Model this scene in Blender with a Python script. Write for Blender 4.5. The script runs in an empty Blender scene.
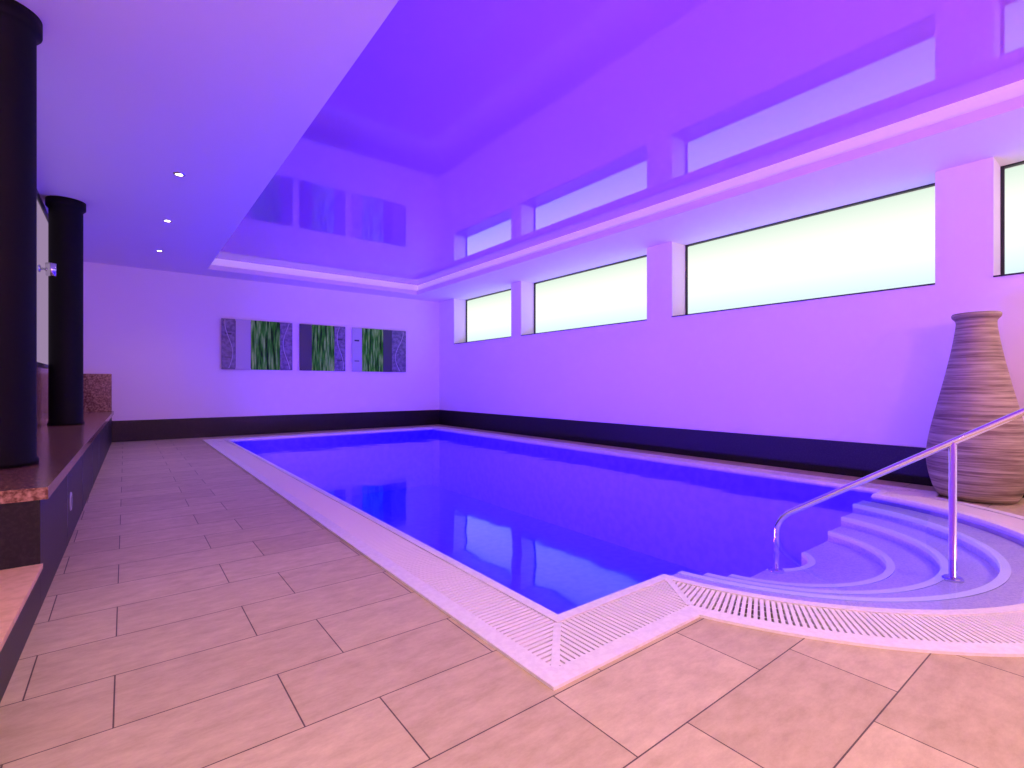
import bpy, math, random
from mathutils import Vector
from mathutils.geometry import tessellate_polygon
random.seed(3)
sc=bpy.context.scene
sc.view_settings.view_transform='Standard'
sc.view_settings.look='None'

# ---------------------------------------------------------------- materials
def newmat(name):
    m=bpy.data.materials.new(name); m.use_nodes=True
    nt=m.node_tree; nt.nodes.clear()
    out=nt.nodes.new('ShaderNodeOutputMaterial')
    return m,nt,out
def principled(name,col,rough=.5,metal=0,spec=.5,coat=0,noise=None,bump=0,bscale=60,emis=None,estr=0):
    m,nt,out=newmat(name)
    p=nt.nodes.new('ShaderNodeBsdfPrincipled')
    p.inputs['Base Color'].default_value=(*col,1); p.inputs['Roughness'].default_value=rough
    p.inputs['Metallic'].default_value=metal; p.inputs['Specular IOR Level'].default_value=spec
    p.inputs['Coat Weight'].default_value=coat
    if emis: 
        p.inputs['Emission Color'].default_value=(*emis,1); p.inputs['Emission Strength'].default_value=estr
    tc=nt.nodes.new('ShaderNodeTexCoord')
    if noise:
        c2,scale,lo,hi=noise
        n=nt.nodes.new('ShaderNodeTexNoise'); n.inputs['Scale'].default_value=scale; n.inputs['Detail'].default_value=6
        r=nt.nodes.new('ShaderNodeValToRGB'); r.color_ramp.elements[0].position=lo; r.color_ramp.elements[1].position=hi
        r.color_ramp.elements[0].color=(*col,1); r.color_ramp.elements[1].color=(*c2,1)
        nt.links.new(tc.outputs['Object'],n.inputs['Vector']); nt.links.new(n.outputs['Fac'],r.inputs['Fac'])
        nt.links.new(r.outputs['Color'],p.inputs['Base Color'])
    if bump:
        n=nt.nodes.new('ShaderNodeTexNoise'); n.inputs['Scale'].default_value=bscale; n.inputs['Detail'].default_value=4
        b=nt.nodes.new('ShaderNodeBump'); b.inputs['Strength'].default_value=bump; b.inputs['Distance'].default_value=.01
        nt.links.new(tc.outputs['Object'],n.inputs['Vector']); nt.links.new(n.outputs['Fac'],b.inputs['Height'])
        nt.links.new(b.outputs['Normal'],p.inputs['Normal'])
    nt.links.new(p.outputs[0],out.inputs[0])
    return m
def emission(name,col,s):
    m,nt,out=newmat(name); e=nt.nodes.new('ShaderNodeEmission')
    e.inputs[0].default_value=(*col,1); e.inputs[1].default_value=s
    nt.links.new(e.outputs[0],out.inputs[0]); return m

M_wall=principled('plaster_white',(.82,.77,.79),.75,bump=.12,bscale=120)
M_ceil=principled('ceiling_white',(.86,.77,.80),.7)
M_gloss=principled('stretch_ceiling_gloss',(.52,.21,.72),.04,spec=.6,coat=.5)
M_cove=principled('cove_trim',(.85,.8,.84),.5,emis=(.72,.50,.82),estr=.26)
M_black=principled('black_granite',(.010,.009,.011),.4,spec=.3,noise=((.022,.020,.022),70,.45,.7))
M_col=principled('column_black',(.004,.004,.005),.6,spec=.12)
M_brown=principled('brown_granite',(.12,.05,.03),.18,spec=.6,noise=((.42,.25,.16),45,.4,.68))
M_white=principled('pool_edge_white',(.83,.82,.78),.4,noise=((.77,.75,.72),40,.4,.6))
M_slat=principled('grate_plastic',(.83,.81,.76),.4)
M_chan=principled('channel_dark',(.32,.27,.25),.6)
M_steel=principled('polished_steel',(.75,.75,.78),.12,metal=1)
M_tan=principled('step_tile_tan',(.74,.50,.26),.5,noise=((.64,.42,.20),20,.4,.6))
M_frame=principled('window_frame_dark',(.015,.015,.02),.4)
M_basin=principled('pool_liner',(.55,.46,.90),.5,noise=((.45,.38,.85),9,.4,.6))
M_step=principled('pool_step_stone',(.90,.90,.92),.5,noise=((.74,.74,.84),60,.45,.6),emis=(.36,.30,.95),estr=.09)  # faint blue glow added to the stone to lighten the steps
M_nose=principled('step_nosing',(.95,.95,.95),.5,emis=(.60,.55,1),estr=.30)  # nosings given a glow of their own so the step rims look bright
M_lamp=emission('lamp_glow',(1,.86,.9),14)
M_grey=principled('picture_grey',(.09,.10,.15),.4,noise=((.20,.20,.28),12,.4,.6))
M_lgrey=principled('picture_silver',(.42,.44,.50),.35)
M_dgrey=principled('picture_charcoal',(.04,.055,.075),.4)

# frosted glass
m,nt,out=newmat('frosted_backlit_glass'); M_glass=m
tc=nt.nodes.new('ShaderNodeTexCoord'); sep=nt.nodes.new('ShaderNodeSeparateXYZ'); nt.links.new(tc.outputs['Object'],sep.inputs[0])
mr=nt.nodes.new('ShaderNodeMapRange'); mr.inputs[1].default_value=2.15; mr.inputs[2].default_value=3.41
nt.links.new(sep.outputs['Z'],mr.inputs[0])
r=nt.nodes.new('ShaderNodeValToRGB'); cr=r.color_ramp
cr.elements[0].position=0; cr.elements[0].color=(.62,.84,.88,1)
cr.elements[1].position=1; cr.elements[1].color=(.68,.84,.71,1)
e=cr.elements.new(.35); e.color=(.94,1.0,.97,1)
e=cr.elements.new(.7); e.color=(1.0,1.0,.93,1)
nt.links.new(mr.outputs[0],r.inputs['Fac'])
em=nt.nodes.new('ShaderNodeEmission'); em.inputs[1].default_value=1.1
nt.links.new(r.outputs[0],em.inputs[0]); nt.links.new(em.outputs[0],out.inputs[0])
M_lpanel=emission('left_frosted_panel',(.66,.46,.78),.5)

# floor tiles
m,nt,out=newmat('floor_tiles'); M_floor=m
tc=nt.nodes.new('ShaderNodeTexCoord'); mp=nt.nodes.new('ShaderNodeMapping'); mp.inputs['Location'].default_value=(-.71+7.4,-1.68+7.4,0)
nt.links.new(tc.outputs['Object'],mp.inputs[0])
bt=nt.nodes.new('ShaderNodeTexBrick'); bt.offset=.34; bt.offset_frequency=2; bt.squash=1
bt.inputs['Scale'].default_value=1; bt.inputs['Brick Width'].default_value=.74; bt.inputs['Row Height'].default_value=.37
bt.inputs['Mortar Size'].default_value=.0026; bt.inputs['Mortar Smooth'].default_value=.1
bt.inputs['Color1'].default_value=(.62,.53,.315,1); bt.inputs['Color2'].default_value=(.52,.43,.25,1); bt.inputs['Mortar'].default_value=(.11,.08,.055,1)
nt.links.new(mp.outputs[0],bt.inputs['Vector'])
n1=nt.nodes.new('ShaderNodeTexNoise'); n1.inputs['Scale'].default_value=6; n1.inputs['Detail'].default_value=9; n1.inputs['Roughness'].default_value=.75
mp2=nt.nodes.new('ShaderNodeMapping'); mp2.inputs['Scale'].default_value=(1,2.2,1)
nt.links.new(tc.outputs['Object'],mp2.inputs[0]); nt.links.new(mp2.outputs[0],n1.inputs['Vector'])
mx=nt.nodes.new('ShaderNodeMix'); mx.data_type='RGBA'; mx.blend_type='MULTIPLY'; mx.inputs[0].default_value=1
rr=nt.nodes.new('ShaderNodeValToRGB'); rr.color_ramp.elements[0].color=(.76,.73,.69,1); rr.color_ramp.elements[1].color=(1.06,1.06,1.06,1)
rr.color_ramp.elements[0].position=.32; rr.color_ramp.elements[1].position=.66
nt.links.new(n1.outputs['Fac'],rr.inputs[0])
nt.links.new(bt.outputs['Color'],mx.inputs[6]); nt.links.new(rr.outputs[0],mx.inputs[7])
p=nt.nodes.new('ShaderNodeBsdfPrincipled'); p.inputs['Roughness'].default_value=.42; p.inputs['Specular IOR Level'].default_value=.25
nt.links.new(mx.outputs[2],p.inputs['Base Color'])
bp=nt.nodes.new('ShaderNodeBump'); bp.inputs['Strength'].default_value=.35; bp.inputs['Distance'].default_value=.004; bp.invert=True
nt.links.new(bt.outputs['Fac'],bp.inputs['Height']); nt.links.new(bp.outputs[0],p.inputs['Normal'])
nt.links.new(p.outputs[0],out.inputs[0])

# water : surface (fresnel mix) + absorbing body
def absorb(nt,out):
    v=nt.nodes.new('ShaderNodeVolumeAbsorption'); v.inputs[0].default_value=(.58,.43,.98,1); v.inputs[1].default_value=.62
    nt.links.new(v.outputs[0],out.inputs['Volume'])
m,nt,out=newmat('pool_water'); M_water=m
tr=nt.nodes.new('ShaderNodeBsdfTransparent'); tr.inputs[0].default_value=(.82,.78,.99,1)
gl=nt.nodes.new('ShaderNodeBsdfGlossy'); gl.inputs['Roughness'].default_value=.05; gl.inputs[0].default_value=(.86,.78,1,1)
fr=nt.nodes.new('ShaderNodeFresnel'); fr.inputs[0].default_value=1.38
ms=nt.nodes.new('ShaderNodeMixShader')
tc=nt.nodes.new('ShaderNodeTexCoord'); n=nt.nodes.new('ShaderNodeTexNoise'); n.inputs['Scale'].default_value=1.3; n.inputs['Detail'].default_value=2
b=nt.nodes.new('ShaderNodeBump'); b.inputs['Strength'].default_value=.12; b.inputs['Distance'].default_value=.04
nt.links.new(tc.outputs['Object'],n.inputs['Vector']); nt.links.new(n.outputs['Fac'],b.inputs['Height'])
nt.links.new(b.outputs[0],gl.inputs['Normal'])
nt.links.new(fr.outputs[0],ms.inputs[0]); nt.links.new(tr.outputs[0],ms.inputs[1]); nt.links.new(gl.outputs[0],ms.inputs[2])
nt.links.new(ms.outputs[0],out.inputs[0]); absorb(nt,out)
m,nt,out=newmat('pool_water_body'); M_wbody=m
tr=nt.nodes.new('ShaderNodeBsdfTransparent'); nt.links.new(tr.outputs[0],out.inputs[0]); absorb(nt,out)

# vase
m,nt,out=newmat('woven_vase'); M_vase=m
tc=nt.nodes.new('ShaderNodeTexCoord'); mp=nt.nodes.new('ShaderNodeMapping'); mp.inputs['Scale'].default_value=(1.2,1.2,34)
nt.links.new(tc.outputs['Object'],mp.inputs[0])
n=nt.nodes.new('ShaderNodeTexNoise'); n.inputs['Scale'].default_value=1.4; n.inputs['Detail'].default_value=6; n.inputs['Roughness'].default_value=.65
nt.links.new(mp.outputs[0],n.inputs['Vector'])
r=nt.nodes.new('ShaderNodeValToRGB'); r.color_ramp.elements[0].position=.36; r.color_ramp.elements[1].position=.66
r.color_ramp.elements[0].color=(.16,.12,.06,1); r.color_ramp.elements[1].color=(.50,.47,.26,1)
nt.links.new(n.outputs['Fac'],r.inputs[0])
p=nt.nodes.new('ShaderNodeBsdfPrincipled'); p.inputs['Roughness'].default_value=.6
nt.links.new(r.outputs[0],p.inputs['Base Color'])
b=nt.nodes.new('ShaderNodeBump'); b.inputs['Strength'].default_value=.6; b.inputs['Distance'].default_value=.01
nt.links.new(n.outputs['Fac'],b.inputs['Height']); nt.links.new(b.outputs[0],p.inputs['Normal'])
nt.links.new(p.outputs[0],out.inputs[0])

# green stripes
m,nt,out=newmat('picture_green_grass'); M_green=m
tc=nt.nodes.new('ShaderNodeTexCoord'); mp=nt.nodes.new('ShaderNodeMapping'); mp.inputs['Scale'].default_value=(16,1,1.6)
nt.links.new(tc.outputs['Object'],mp.inputs[0])
n=nt.nodes.new('ShaderNodeTexNoise'); n.inputs['Scale'].default_value=1.5; n.inputs['Detail'].default_value=5
nt.links.new(mp.outputs[0],n.inputs['Vector'])
r=nt.nodes.new('ShaderNodeValToRGB'); cr=r.color_ramp
cr.elements[0].position=.36; cr.elements[0].color=(.005,.06,.005,1)
cr.elements[1].position=.70; cr.elements[1].color=(.34,.9,.14,1)
e=cr.elements.new(.50); e.color=(.03,.42,.01,1)
nt.links.new(n.outputs['Fac'],r.inputs[0])
p=nt.nodes.new('ShaderNodeBsdfPrincipled'); p.inputs['Roughness'].default_value=.5; p.inputs['Specular IOR Level'].default_value=.15
nt.links.new(r.outputs[0],p.inputs['Base Color']); nt.links.new(p.outputs[0],out.inputs[0])

# ---------------------------------------------------------------- builder
class B:
    def __init__(s): s.v=[]; s.f=[]; s.m=[]; s.s=[]; s.mats=[]
    def mi(s,mat):
        if mat not in s.mats: s.mats.append(mat)
        return s.mats.index(mat)
    def poly(s,pts,mat,smooth=False):
        b=len(s.v); s.v+= [tuple(p) for p in pts]; s.f.append(tuple(range(b,b+len(pts)))); s.m.append(s.mi(mat)); s.s.append(smooth)
    def prism(s,xy,z0,z1,mat):
        n=len(xy); b=len(s.v)
        s.v+=[(x,y,z0) for x,y in xy]+[(x,y,z1) for x,y in xy]; k=s.mi(mat)
        fs=[tuple(range(b+n-1,b-1,-1)),tuple(range(b+n,b+2*n))]+[(b+i,b+(i+1)%n,b+n+(i+1)%n,b+n+i) for i in range(n)]
        for f in fs: s.f.append(f); s.m.append(k); s.s.append(False)
    def box(s,x0,x1,y0,y1,z0,z1,mat):
        s.prism([(x0,y0),(x1,y0),(x1,y1),(x0,y1)],z0,z1,mat)
    def lathe(s,prof,c,mat,n=48,axis='Z'):
        b=len(s.v); k=s.mi(mat)
        for r,h in prof:
            for i in range(n):
                a=2*math.pi*i/n
                if axis=='Z': s.v.append((c[0]+r*math.cos(a),c[1]+r*math.sin(a),c[2]+h))
                elif axis=='X': s.v.append((c[0]+h,c[1]+r*math.cos(a),c[2]+r*math.sin(a)))
                else: s.v.append((c[0]+r*math.cos(a),c[1]+h,c[2]+r*math.sin(a)))
        for j in range(len(prof)-1):
            for i in range(n):
                s.f.append((b+j*n+i,b+j*n+(i+1)%n,b+(j+1)*n+(i+1)%n,b+(j+1)*n+i)); s.m.append(k); s.s.append(True)
    def tube(s,path,r,mat,n=14):
        path=[Vector(p) for p in path]; b=len(s.v); k=s.mi(mat); prev=None
        for i,p in enumerate(path):
            t=(path[min(i+1,len(path)-1)]-path[max(i-1,0)]).normalized()
            if prev is None:
                a=Vector((0,0,1)) if abs(t.z)<.9 else Vector((1,0,0)); u=t.cross(a).normalized()
            else: u=(prev-t*prev.dot(t)).normalized()
            prev=u; w=t.cross(u)
            for j in range(n):
                an=2*math.pi*j/n; s.v.append(tuple(p+u*r*math.cos(an)+w*r*math.sin(an)))
        for i in range(len(path)-1):
            for j in range(n):
                s.f.append((b+i*n+j,b+i*n+(j+1)%n,b+(i+1)*n+(j+1)%n,b+(i+1)*n+j)); s.m.append(k); s.s.append(True)
        s.f.append(tuple(range(b,b+n))); s.m.append(k); s.s.append(False)
        e=b+(len(path)-1)*n; s.f.append(tuple(range(e,e+n))); s.m.append(k); s.s.append(False)
    def obj(s,name,bevel=0,origin=None):
        me=bpy.data.meshes.new(name)
        o=Vector(origin) if origin else Vector((0,0,0))
        me.from_pydata([tuple(Vector(v)-o) for v in s.v],[],s.f)
        for m in s.mats: me.materials.append(m)
        for i,p in enumerate(me.polygons): p.material_index=s.m[i]; p.use_smooth=s.s[i]
        me.update()
        ob=bpy.data.objects.new(name,me); ob.location=o; sc.collection.objects.link(ob)
        if bevel:
            md=ob.modifiers.new('bevel','BEVEL'); md.width=bevel; md.segments=2; md.limit_method='ANGLE'
        return ob
def fillet(pts,r,n=8):
    pts=[Vector(p) for p in pts]; out=[pts[0]]
    for i in range(1,len(pts)-1):
        p=pts[i]; a=(pts[i-1]-p); c=(pts[i+1]-p); rr=min(r,a.length*.45,c.length*.45)
        A=p+a.normalized()*rr; C=p+c.normalized()*rr
        for k in range(n+1):
            t=k/n; out.append(A*(1-t)**2+p*2*t*(1-t)+C*t*t)
    out.append(pts[-1]); return out

# ---------------------------------------------------------------- dimensions
XL,XR,YB,YN=-.82,6.95,12.3,-4.0
ZC,ZP=3.41,3.66
TX0,TX1,TY0,TY1=1.3,5.9,-1.2,11.6
CX,CY=4.2,2.05
def left(o): return 1.22+.43*o
def near(o): return 1.33+.44*o
def right(o): return 6.55-.35*o
def back(o): return 11.65-.30*o
def rad(o): return 2.17-.43*o
def xint(o): return math.sqrt(rad(o)**2-(CY-near(o))**2)
NA=72
def loop(o,z=0):
    pts=[(left(o),near(o))]
    dx=xint(o); dy=near(o)-CY
    a0=math.atan2(dy,-dx); a1=math.atan2(dy,dx)   # negative angles
    a0%=2*math.pi; a1%=2*math.pi
    for i in range(NA+1):
        a=a0+(a1-a0)*i/NA
        pts.append((CX+rad(o)*math.cos(a),CY+rad(o)*math.sin(a)))
    pts+=[(right(o),near(o)),(right(o),back(o)),(left(o),back(o))]
    return [Vector((x,y,z)) for x,y in pts]
def ring(b,A,C,mat,smooth=False):
    n=len(A)
    for i in range(n): b.poly([A[i],A[(i+1)%n],C[(i+1)%n],C[i]],mat,smooth)
def fill(b,loops,mat,flip=False):
    tri=tessellate_polygon(loops); al=[p for l in loops for p in l]
    k=b.mi(mat); base=len(b.v); b.v+=[tuple(p) for p in al]
    for t in tri:
        a,c,d=[al[i] for i in t]
        nz=(c-a).cross(d-a).z
        t=tuple(base+i for i in t)
        if (nz<0)!=flip: t=t[::-1]
        b.f.append(t); b.m.append(k); b.s.append(False)

# ---------------------------------------------------------------- floor
b=B()
outer=[Vector((XL-.1,YN,0)),Vector((XR+.1,YN,0)),Vector((XR+.1,YB+.1,0)),Vector((XL-.1,YB+.1,0))]
fill(b,[outer,loop(0)],M_floor)
b.obj('floor')

# ---------------------------------------------------------------- pool
b=B()
ring(b,loop(0,0),loop(0,.012),M_white); ring(b,loop(0,.012),loop(.2,.012),M_white)
ring(b,loop(.2,.012),loop(.2,-.03),M_white)
ring(b,loop(.2,-.03),loop(.82,-.03),M_chan)
ring(b,loop(.82,-.03),loop(.82,.010),M_white)
ring(b,loop(.82,.010),loop(.96,.006),M_white); ring(b,loop(.96,.006),loop(1,-.03),M_white)
ring(b,loop(1,-.03),loop(1,-1.45),M_basin)
fill(b,[loop(1,-1.45)],M_basin)
b.obj('swimming_pool_basin')

b=B()
O0,O1=.21,.81
def bar(pa,pc,w,mat=M_slat,top=.006):
    a=Vector((pa[0],pa[1],0)); c=Vector((pc[0],pc[1],0)); d=c-a
    if d.length<.02: return
    s=Vector((-d.y,d.x,0)).normalized()*w/2
    q=[tuple((a-s).xy),tuple((c-s).xy),tuple((c+s).xy),tuple((a+s).xy)]
    b.prism(q,-.012,top,mat)
SAM=[O0+(O1-O0)*i/60 for i in range(61)]
P=.028; W=.018
y=near(O0)+.015
while y<back(O0):
    ok=[o for o in SAM if near(o)<=y<=back(o)]
    if ok:
        bar((left(ok[0]),y),(left(ok[-1]),y),W); bar((right(ok[0]),y),(right(ok[-1]),y),W)
    y+=P
x=left(O0)+.015
while x<right(O0):
    ok=[o for o in SAM if left(o)<=x<=right(o)]
    if ok: bar((x,back(ok[0])),(x,back(ok[-1])),W)
    ok=[o for o in ok if x<=CX-xint(o) or x>=CX+xint(o)]
    if ok: bar((x,near(ok[0])),(x,near(ok[-1])),W)
    x+=P
a=math.pi
while a<2*math.pi:
    ok=[o for o in SAM if CY+rad(o)*math.sin(a)<=near(o)]
    if ok:
        c,s_=math.cos(a),math.sin(a)
        bar((CX+rad(ok[0])*c,CY+rad(ok[0])*s_),(CX+rad(ok[-1])*c,CY+rad(ok[-1])*s_),W*.95)
    a+=P/2.0
# corner mitre strips + thin cross ribs
for (fx,fy) in ((left,near),(left,back),(right,back),(right,near)):
    bar((fx(O0),fy(O0)),(fx(O1),fy(O1)),.034,M_white,.0095)
for sx in (-1,1):
    bar((CX+sx*xint(O0),near(O0)),(CX+sx*xint(O1),near(O1)),.034,M_white,.0095)
for o in (.36,.51,.66):
    ring(b,loop(o-.012,-.002),loop(o+.012,-.002),M_slat)
b.obj('overflow_grate')

# steps (concentric, going down)
b=B()
SR=[1.735,1.45,1.16,.86,.36]; SZ=[-.07,-.15,-.23,-.31]
YE=.22   # steps end just inside the line of the pool's near wall
def arc(r,z,n=64):
    a_=math.asin(min(1,YE/r)); a0=math.pi+a_; a1=2*math.pi-a_
    return [Vector((CX+r*math.cos(a0+(a1-a0)*i/n),CY+r*math.sin(a0+(a1-a0)*i/n),z)) for i in range(n+1)]
def strip(A,C,mat,sm=False):
    for i in range(len(A)-1): b.poly([A[i],A[i+1],C[i+1],C[i]],mat,sm)
for k in range(4):
    ro,ri,z=SR[k],SR[k+1],SZ[k]
    zn=SZ[k+1] if k<3 else -1.43
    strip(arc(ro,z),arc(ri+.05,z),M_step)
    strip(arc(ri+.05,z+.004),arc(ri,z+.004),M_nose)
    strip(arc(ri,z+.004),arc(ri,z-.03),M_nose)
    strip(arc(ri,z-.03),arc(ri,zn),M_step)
    A,C,A2,C2=arc(ro,z),arc(ri,z),arc(ro,-1.43),arc(ri,-1.43)
    for q in (0,-1): b.poly([A[q],C[q],C2[q],A2[q]],M_step)
b.obj('pool_steps')

b=B(); fill(b,[loop(.995,-.018)],M_water)
ring(b,loop(.995,-.018),loop(.995,-1.44),M_wbody); fill(b,[loop(.995,-1.44)],M_wbody,flip=True)
wo=b.obj('pool_water')
import bmesh
bm=bmesh.new(); bm.from_mesh(wo.data); bmesh.ops.remove_doubles(bm,verts=bm.verts,dist=1e-5)
bmesh.ops.recalc_face_normals(bm,faces=bm.faces); bm.to_mesh(wo.data); bm.free()

# ---------------------------------------------------------------- walls
b=B()
b.box(XR,XR+.6,YN,YB,0,2.19,M_wall)
WINS=[(9.01,11.51),(5.27,8.65),(1.48,4.78),(-2.3,1.02)]
piers=[(11.51,YB),(8.65,9.01),(4.78,5.27),(1.02,1.48),(YN,-2.3)]
for y0,y1 in piers: b.box(XR,XR+.6,y0,y1,2.19,ZC+.3,M_wall)
b.box(XR+.5,XR+.6,YN,YB,2.19,ZC+.3,M_wall)
b.obj('wall_right')
for i,(y0,y1) in enumerate(WINS):
    b=B(); xg=XR+.40; f=.03
    b.poly([(xg,y0+f,2.19+f),(xg,y0+f,ZC-f),(xg,y1-f,ZC-f),(xg,y1-f,2.19+f)],M_glass)
    b.box(xg-.03,xg+.03,y0,y0+f,2.19,ZC,M_frame); b.box(xg-.03,xg+.03,y1-f,y1,2.19,ZC,M_frame)
    b.box(xg-.03,xg+.03,y0+f,y1-f,2.19,2.19+f,M_frame); b.box(xg-.03,xg+.03,y0+f,y1-f,ZC-f*.5,ZC,M_frame)
    b.box(XR-.012,xg-.03,y0,y1,2.19,2.205,M_frame)
    b.obj('window_%d'%(i+1))
b=B(); b.box(XL-.2,XR+.6,YB,YB+.2,0,ZC+.3,M_wall); b.obj('wall_back')
b=B(); b.box(XL-.2,XL,YN,YB,0,ZC+.3,M_wall); b.obj('wall_left')
b=B(); b.box(XL-.2,XR+.6,YN-.2,YN,0,ZC+.3,M_wall); b.obj('wall_front')
b=B(); b.box(-.2,XR-.02,YB-.02,YB,0,.41,M_black); b.obj('baseboard_back')
b=B(); b.box(XR-.02,XR,YN,YB,0,.41,M_black); b.obj('baseboard_right')

# ceiling with raised tray
b=B()
o_=[Vector((XL-.1,YN-.1,ZC)),Vector((XR+.55,YN-.1,ZC)),Vector((XR+.55,YB+.1,ZC)),Vector((XL-.1,YB+.1,ZC))]
h_=[Vector((TX0,TY0,ZC)),Vector((TX1,TY0,ZC)),Vector((TX1,TY1,ZC)),Vector((TX0,TY1,ZC))]
fill(b,[o_,h_],M_ceil,flip=True)
b.obj('ceiling')
b=B()
def rect(x0,x1,y0,y1,z): return [Vector((x0,y0,z)),Vector((x1,y0,z)),Vector((x1,y1,z)),Vector((x0,y1,z))]
def rring(A,C,mat):
    for i in range(4): b.poly([A[i],A[(i+1)%4],C[(i+1)%4],C[i]],mat)
rring(rect(TX0,TX1,TY0,TY1,ZC),rect(TX0,TX1,TY0,TY1,ZC+.10),M_ceil)
e=.05
rring(rect(TX0,TX1,TY0,TY1,ZC+.10),rect(TX0-e,TX1+e,TY0-e,TY1+e,ZC+.10),M_ceil)
rring(rect(TX0-e,TX1+e,TY0-e,TY1+e,ZC+.10),rect(TX0-e,TX1+e,TY0-e,TY1+e,ZP),M_cove)
b.obj('trim_1')
b=B(); b.box(TX0-e,TX1+e,TY0-e,TY1+e,ZP,ZP+.03,M_gloss); b.obj('ceiling_gloss_panel')

# ---------------------------------------------------------------- bench left
def xf(y): return -.34+(.14/9.8)*(y-2.5)
XB=XL+.002
b=B()
y0=3.35
b.prism([(XB,YN+.01),(xf(YN),YN+.01),(xf(y0),y0),(XB,y0)],0,.20,M_black)
b.prism([(XB,YN+.01),(xf(YN)+.01,YN+.01),(xf(y0)+.01,y0),(XB,y0)],.20,.225,M_tan)
b.prism([(XB,y0),(xf(y0),y0),(xf(YB),YB-.005),(XB,YB-.005)],0,.54,M_black)
b.prism([(XB,y0-.02),(xf(y0)+.03,y0-.02),(xf(YB)+.03,YB-.02),(XB,YB-.02)],.54,.60,M_brown)
for yy in (4.55,5.75,6.95,8.15,9.35,10.55):
    b.prism([(xf(yy),yy),(xf(yy)+.003,yy),(xf(yy)+.003,yy+.008),(xf(yy),yy+.008)],0,.54,M_grey)
b.lathe([(0,.004),(.045,.004)],(xf(4.75),4.75,.27),M_black,32,'X')
b.lathe([(.045,.004),(.05,.007),(.062,.007),(.066,0)],(xf(4.75),4.75,.27),M_lgrey,32,'X')
b.obj('stone_bench',bevel=.004)
b=B()
b.box(XB,XL+.03,y0,YB-.2,.601,1.31,M_brown); b.box(XB,-.20,YB-.2,YB-.005,.601,1.31,M_brown)
b.obj('granite_wainscot',bevel=.004)
b=B()
ya,yb_=3.4,9.15; x_=XL+.025
b.poly([(x_,ya,1.36),(x_,yb_,1.36),(x_,yb_,3.22),(x_,ya,3.22)],M_lpanel)
for (p0,p1,q0,q1) in ((ya,yb_,1.31,1.36),(ya,yb_,3.22,3.30),(ya-.05,ya,1.31,3.30),(yb_,yb_+.05,1.31,3.30)):
    b.box(XL,XL+.04,p0,p1,q0,q1,M_frame)
b.obj('window_5')
for (cx,cy) in ((-.61,4.37),(-.585,8.4)):
    b=B(); H=ZC-.60; q=.165
    b.lathe([(0,.002),(q+.012,.002),(q+.012,.03),(q,.045),(q,H-.12),(q+.02,H-.10),(q+.028,H-.09),(q+.028,H-.001),(0,H-.001)],(cx,cy,.60),M_col,56)
    b.obj('round_column')
# small wall spotlight
b=B()
b.lathe([(0,0),(.04,0),(.04,.02),(0,.02)],(XL+.04,7.75,2.42),M_steel,24,'X')
b.tube([(XL+.05,7.75,2.42),(XL+.12,7.75,2.42)],.012,M_steel)
b.lathe([(0,-.07),(.045,-.07),(.05,.07),(.04,.07),(0,.05)],(XL+.15,7.75,2.42),M_steel,24,'Z')
b.obj('wall_spotlight')

# ---------------------------------------------------------------- pictures
def squiggle(b,x0,x1,z0,z1,y,ph,mat):
    pts=[]
    for i in range(31):
        t=i/30; x=(x0+x1)/2+(x1-x0)*.28*math.sin(t*5+ph)
        pts.append((x,y,z0+(z1-z0)*t))
    b.tube(pts,.009,mat,6)
Z0,Z1=1.44,2.53
for segs in ([(1.63,1.90,M_grey,0),(1.90,2.20,M_lgrey,None),(2.20,2.80,M_green,None),(2.80,3.07,M_grey,2)],
             [(3.22,3.50,M_dgrey,None),(3.50,4.03,M_green,None),(4.03,4.30,M_grey,1)],
             [(4.46,4.72,M_lgrey,None),(4.72,5.28,M_green,None),(5.28,5.52,M_dgrey,None),(5.52,5.92,M_grey,3)]):
    b=B()
    b.box(segs[0][0]+.03,segs[-1][1]-.03,YB-.03,YB-.001,Z0+.03,Z1-.03,M_dgrey)
    for x0,x1,mt,ph in segs:
        b.box(x0,x1-.008,YB-.05,YB-.03,Z0,Z1,mt)
        if ph is not None: squiggle(b,x0,x1,Z0+.02,Z1-.02,YB-.052,ph,M_lgrey)
    x0,x1,mt,ph=[s_ for s_ in segs if s_[2] is M_lgrey or s_[2] is M_grey][0]
    b.box(x0+.06,x1-.08,YB-.055,YB-.05,Z1-.34,Z1-.30,M_dgrey); b.box(x0+.06,x1-.08,YB-.055,YB-.05,Z0+.25,Z0+.27,M_dgrey)
    b.obj('wall_picture')

# ---------------------------------------------------------------- vase
b=B()
prof=[(0,0),(.27,0),(.30,.02),(.335,.12),(.365,.24),(.380,.36),(.376,.46),(.357,.60),(.325,.76),(.288,.93),(.250,1.10),(.214,1.28),(.183,1.44),(.162,1.58),(.150,1.67),(.148,1.71),(.158,1.735),(.182,1.75),(.186,1.79),(.165,1.80),(.14,1.79),(.12,1.72),(.15,1.5),(.25,1.0),(.3,.5),(.1,.1),(0,.1)]
b.lathe(prof,(6.53,1.08,0),M_vase,72)
vs=b.obj('floor_vase')
vs.modifiers.new('s','SUBSURF').levels=1; vs.modifiers['s'].render_levels=1

# ---------------------------------------------------------------- handrail
b=B()
path=fillet([(3.9,1.77,-.31),(3.9,1.77,.09),(4.2,.806,.735),(4.42,.10,1.20),(4.55,-.35,1.20),(4.55,-.35,0.0)],.12,8)
b.tube(path,.021,M_steel,18)
b.tube([(4.2,.806,-.15),(4.2,.806,.735)],.021,M_steel,18)
for c in ((3.9,1.77,-.31),(4.2,.806,-.15),(4.55,-.35,0)):
    b.lathe([(0,.0),(.055,.0),(.055,.012),(.045,.02),(.022,.022),(0,.022)],c,M_steel,32)
b.obj('pool_handrail')

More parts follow.
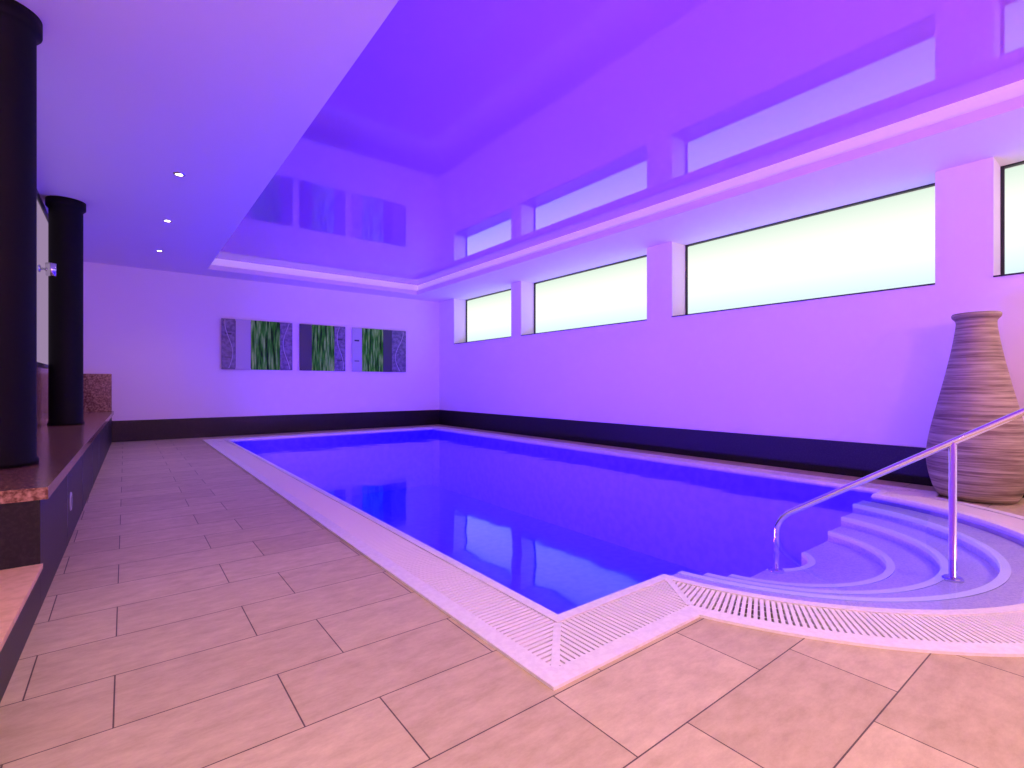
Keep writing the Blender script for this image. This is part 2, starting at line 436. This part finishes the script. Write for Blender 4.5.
# ---------------------------------------------------------------- lamps
def lamp(parent,kind,name,loc,rot,energy,col,**kw):
    l=bpy.data.lights.new(name,kind); l.energy=energy; l.color=col
    for k,v in kw.items(): setattr(l,k,v)
    o=bpy.data.objects.new(name,l); o.location=loc; o.rotation_euler=rot; sc.collection.objects.link(o)
    if parent: 
        o.parent=parent; o.location=Vector(loc)-parent.location
    return o
def downlight(x,y,energy,col,z=ZC,size=2.2):
    b=B()
    b.lathe([(.034,-.004),(.055,-.006),(.06,0)],(x,y,z),M_steel,28)
    b.lathe([(0,-.003),(.034,-.003)],(x,y,z),M_lamp,28)
    o=b.obj('ceiling_downlight',origin=(x,y,z))
    lamp(o,'SPOT','bulb',(x,y,z-.03),(0,0,0),energy,col,spot_size=size,spot_blend=.8,shadow_soft_size=.04)
WARM=(1,.74,.32); PINK=(1,.60,.55)
for y in (6.57,8.53,10.52): downlight(.47,y,32,PINK)
for x,y,e_ in ((.47,1.0,175),(.47,-1.0,155),(2.6,-1.9,195),(4.6,-1.9,180),(6.4,-.4,115)): downlight(x,y,e_,WARM,size=2.0)

BLU=(.31,.12,.88)
def poolamp(loc,rot,e_,col):
    b=B(); b.lathe([(.14,0),(.15,.015),(.13,.02),(0,.018)],loc,M_steel,32,'X' if abs(rot[1])>.1 else 'Y')
    o=b.obj('underwater_pool_light',origin=loc)
    d=Vector((.06,0,0)) if abs(rot[1])>.1 else Vector((0,.06,0))
    lamp(o,'AREA','bulb',Vector(loc)+d,rot,e_,col,shape='DISK',size=.25)
for y in (3.2,5.2,7.2,9.2): poolamp((left(1),y,-.55),(0,-math.pi/2,0),175,BLU)
# violet and pink fill lamps, added unseen on the wall behind the camera
def fill_wash(x,y,e_,col,rx,rz,z=2.6):
    b=B(); b.box(x-.2,x+.2,y-.06,y+.06,z-.08,z,M_steel)
    o=b.obj('added_fill_light',origin=(x,y,z))
    lamp(o,'AREA','bulb',(x,y,z+.02),(rx,0,rz),e_,col,shape='RECTANGLE',size=.4,size_y=.12)
for x in (3.5,5.5): fill_wash(x,YN+.1,95,(.74,.24,.88),math.radians(125),0)
fill_wash(.7,YN+.1,230,(1,.35,.80),math.radians(120),0)

# ---------------------------------------------------------------- camera
cam=bpy.data.cameras.new('camera'); co=bpy.data.objects.new('camera',cam); sc.collection.objects.link(co)
cam.sensor_width=36; cam.lens=500/1024*36; cam.shift_y=.001; cam.clip_start=.02
co.location=(0,0,1.1); co.rotation_euler=(math.pi/2,0,-math.atan2(387,500))
sc.camera=co
w=bpy.data.worlds.new('w'); sc.world=w; w.use_nodes=True
w.node_tree.nodes['Background'].inputs[0].default_value=(.02,.01,.04,1)
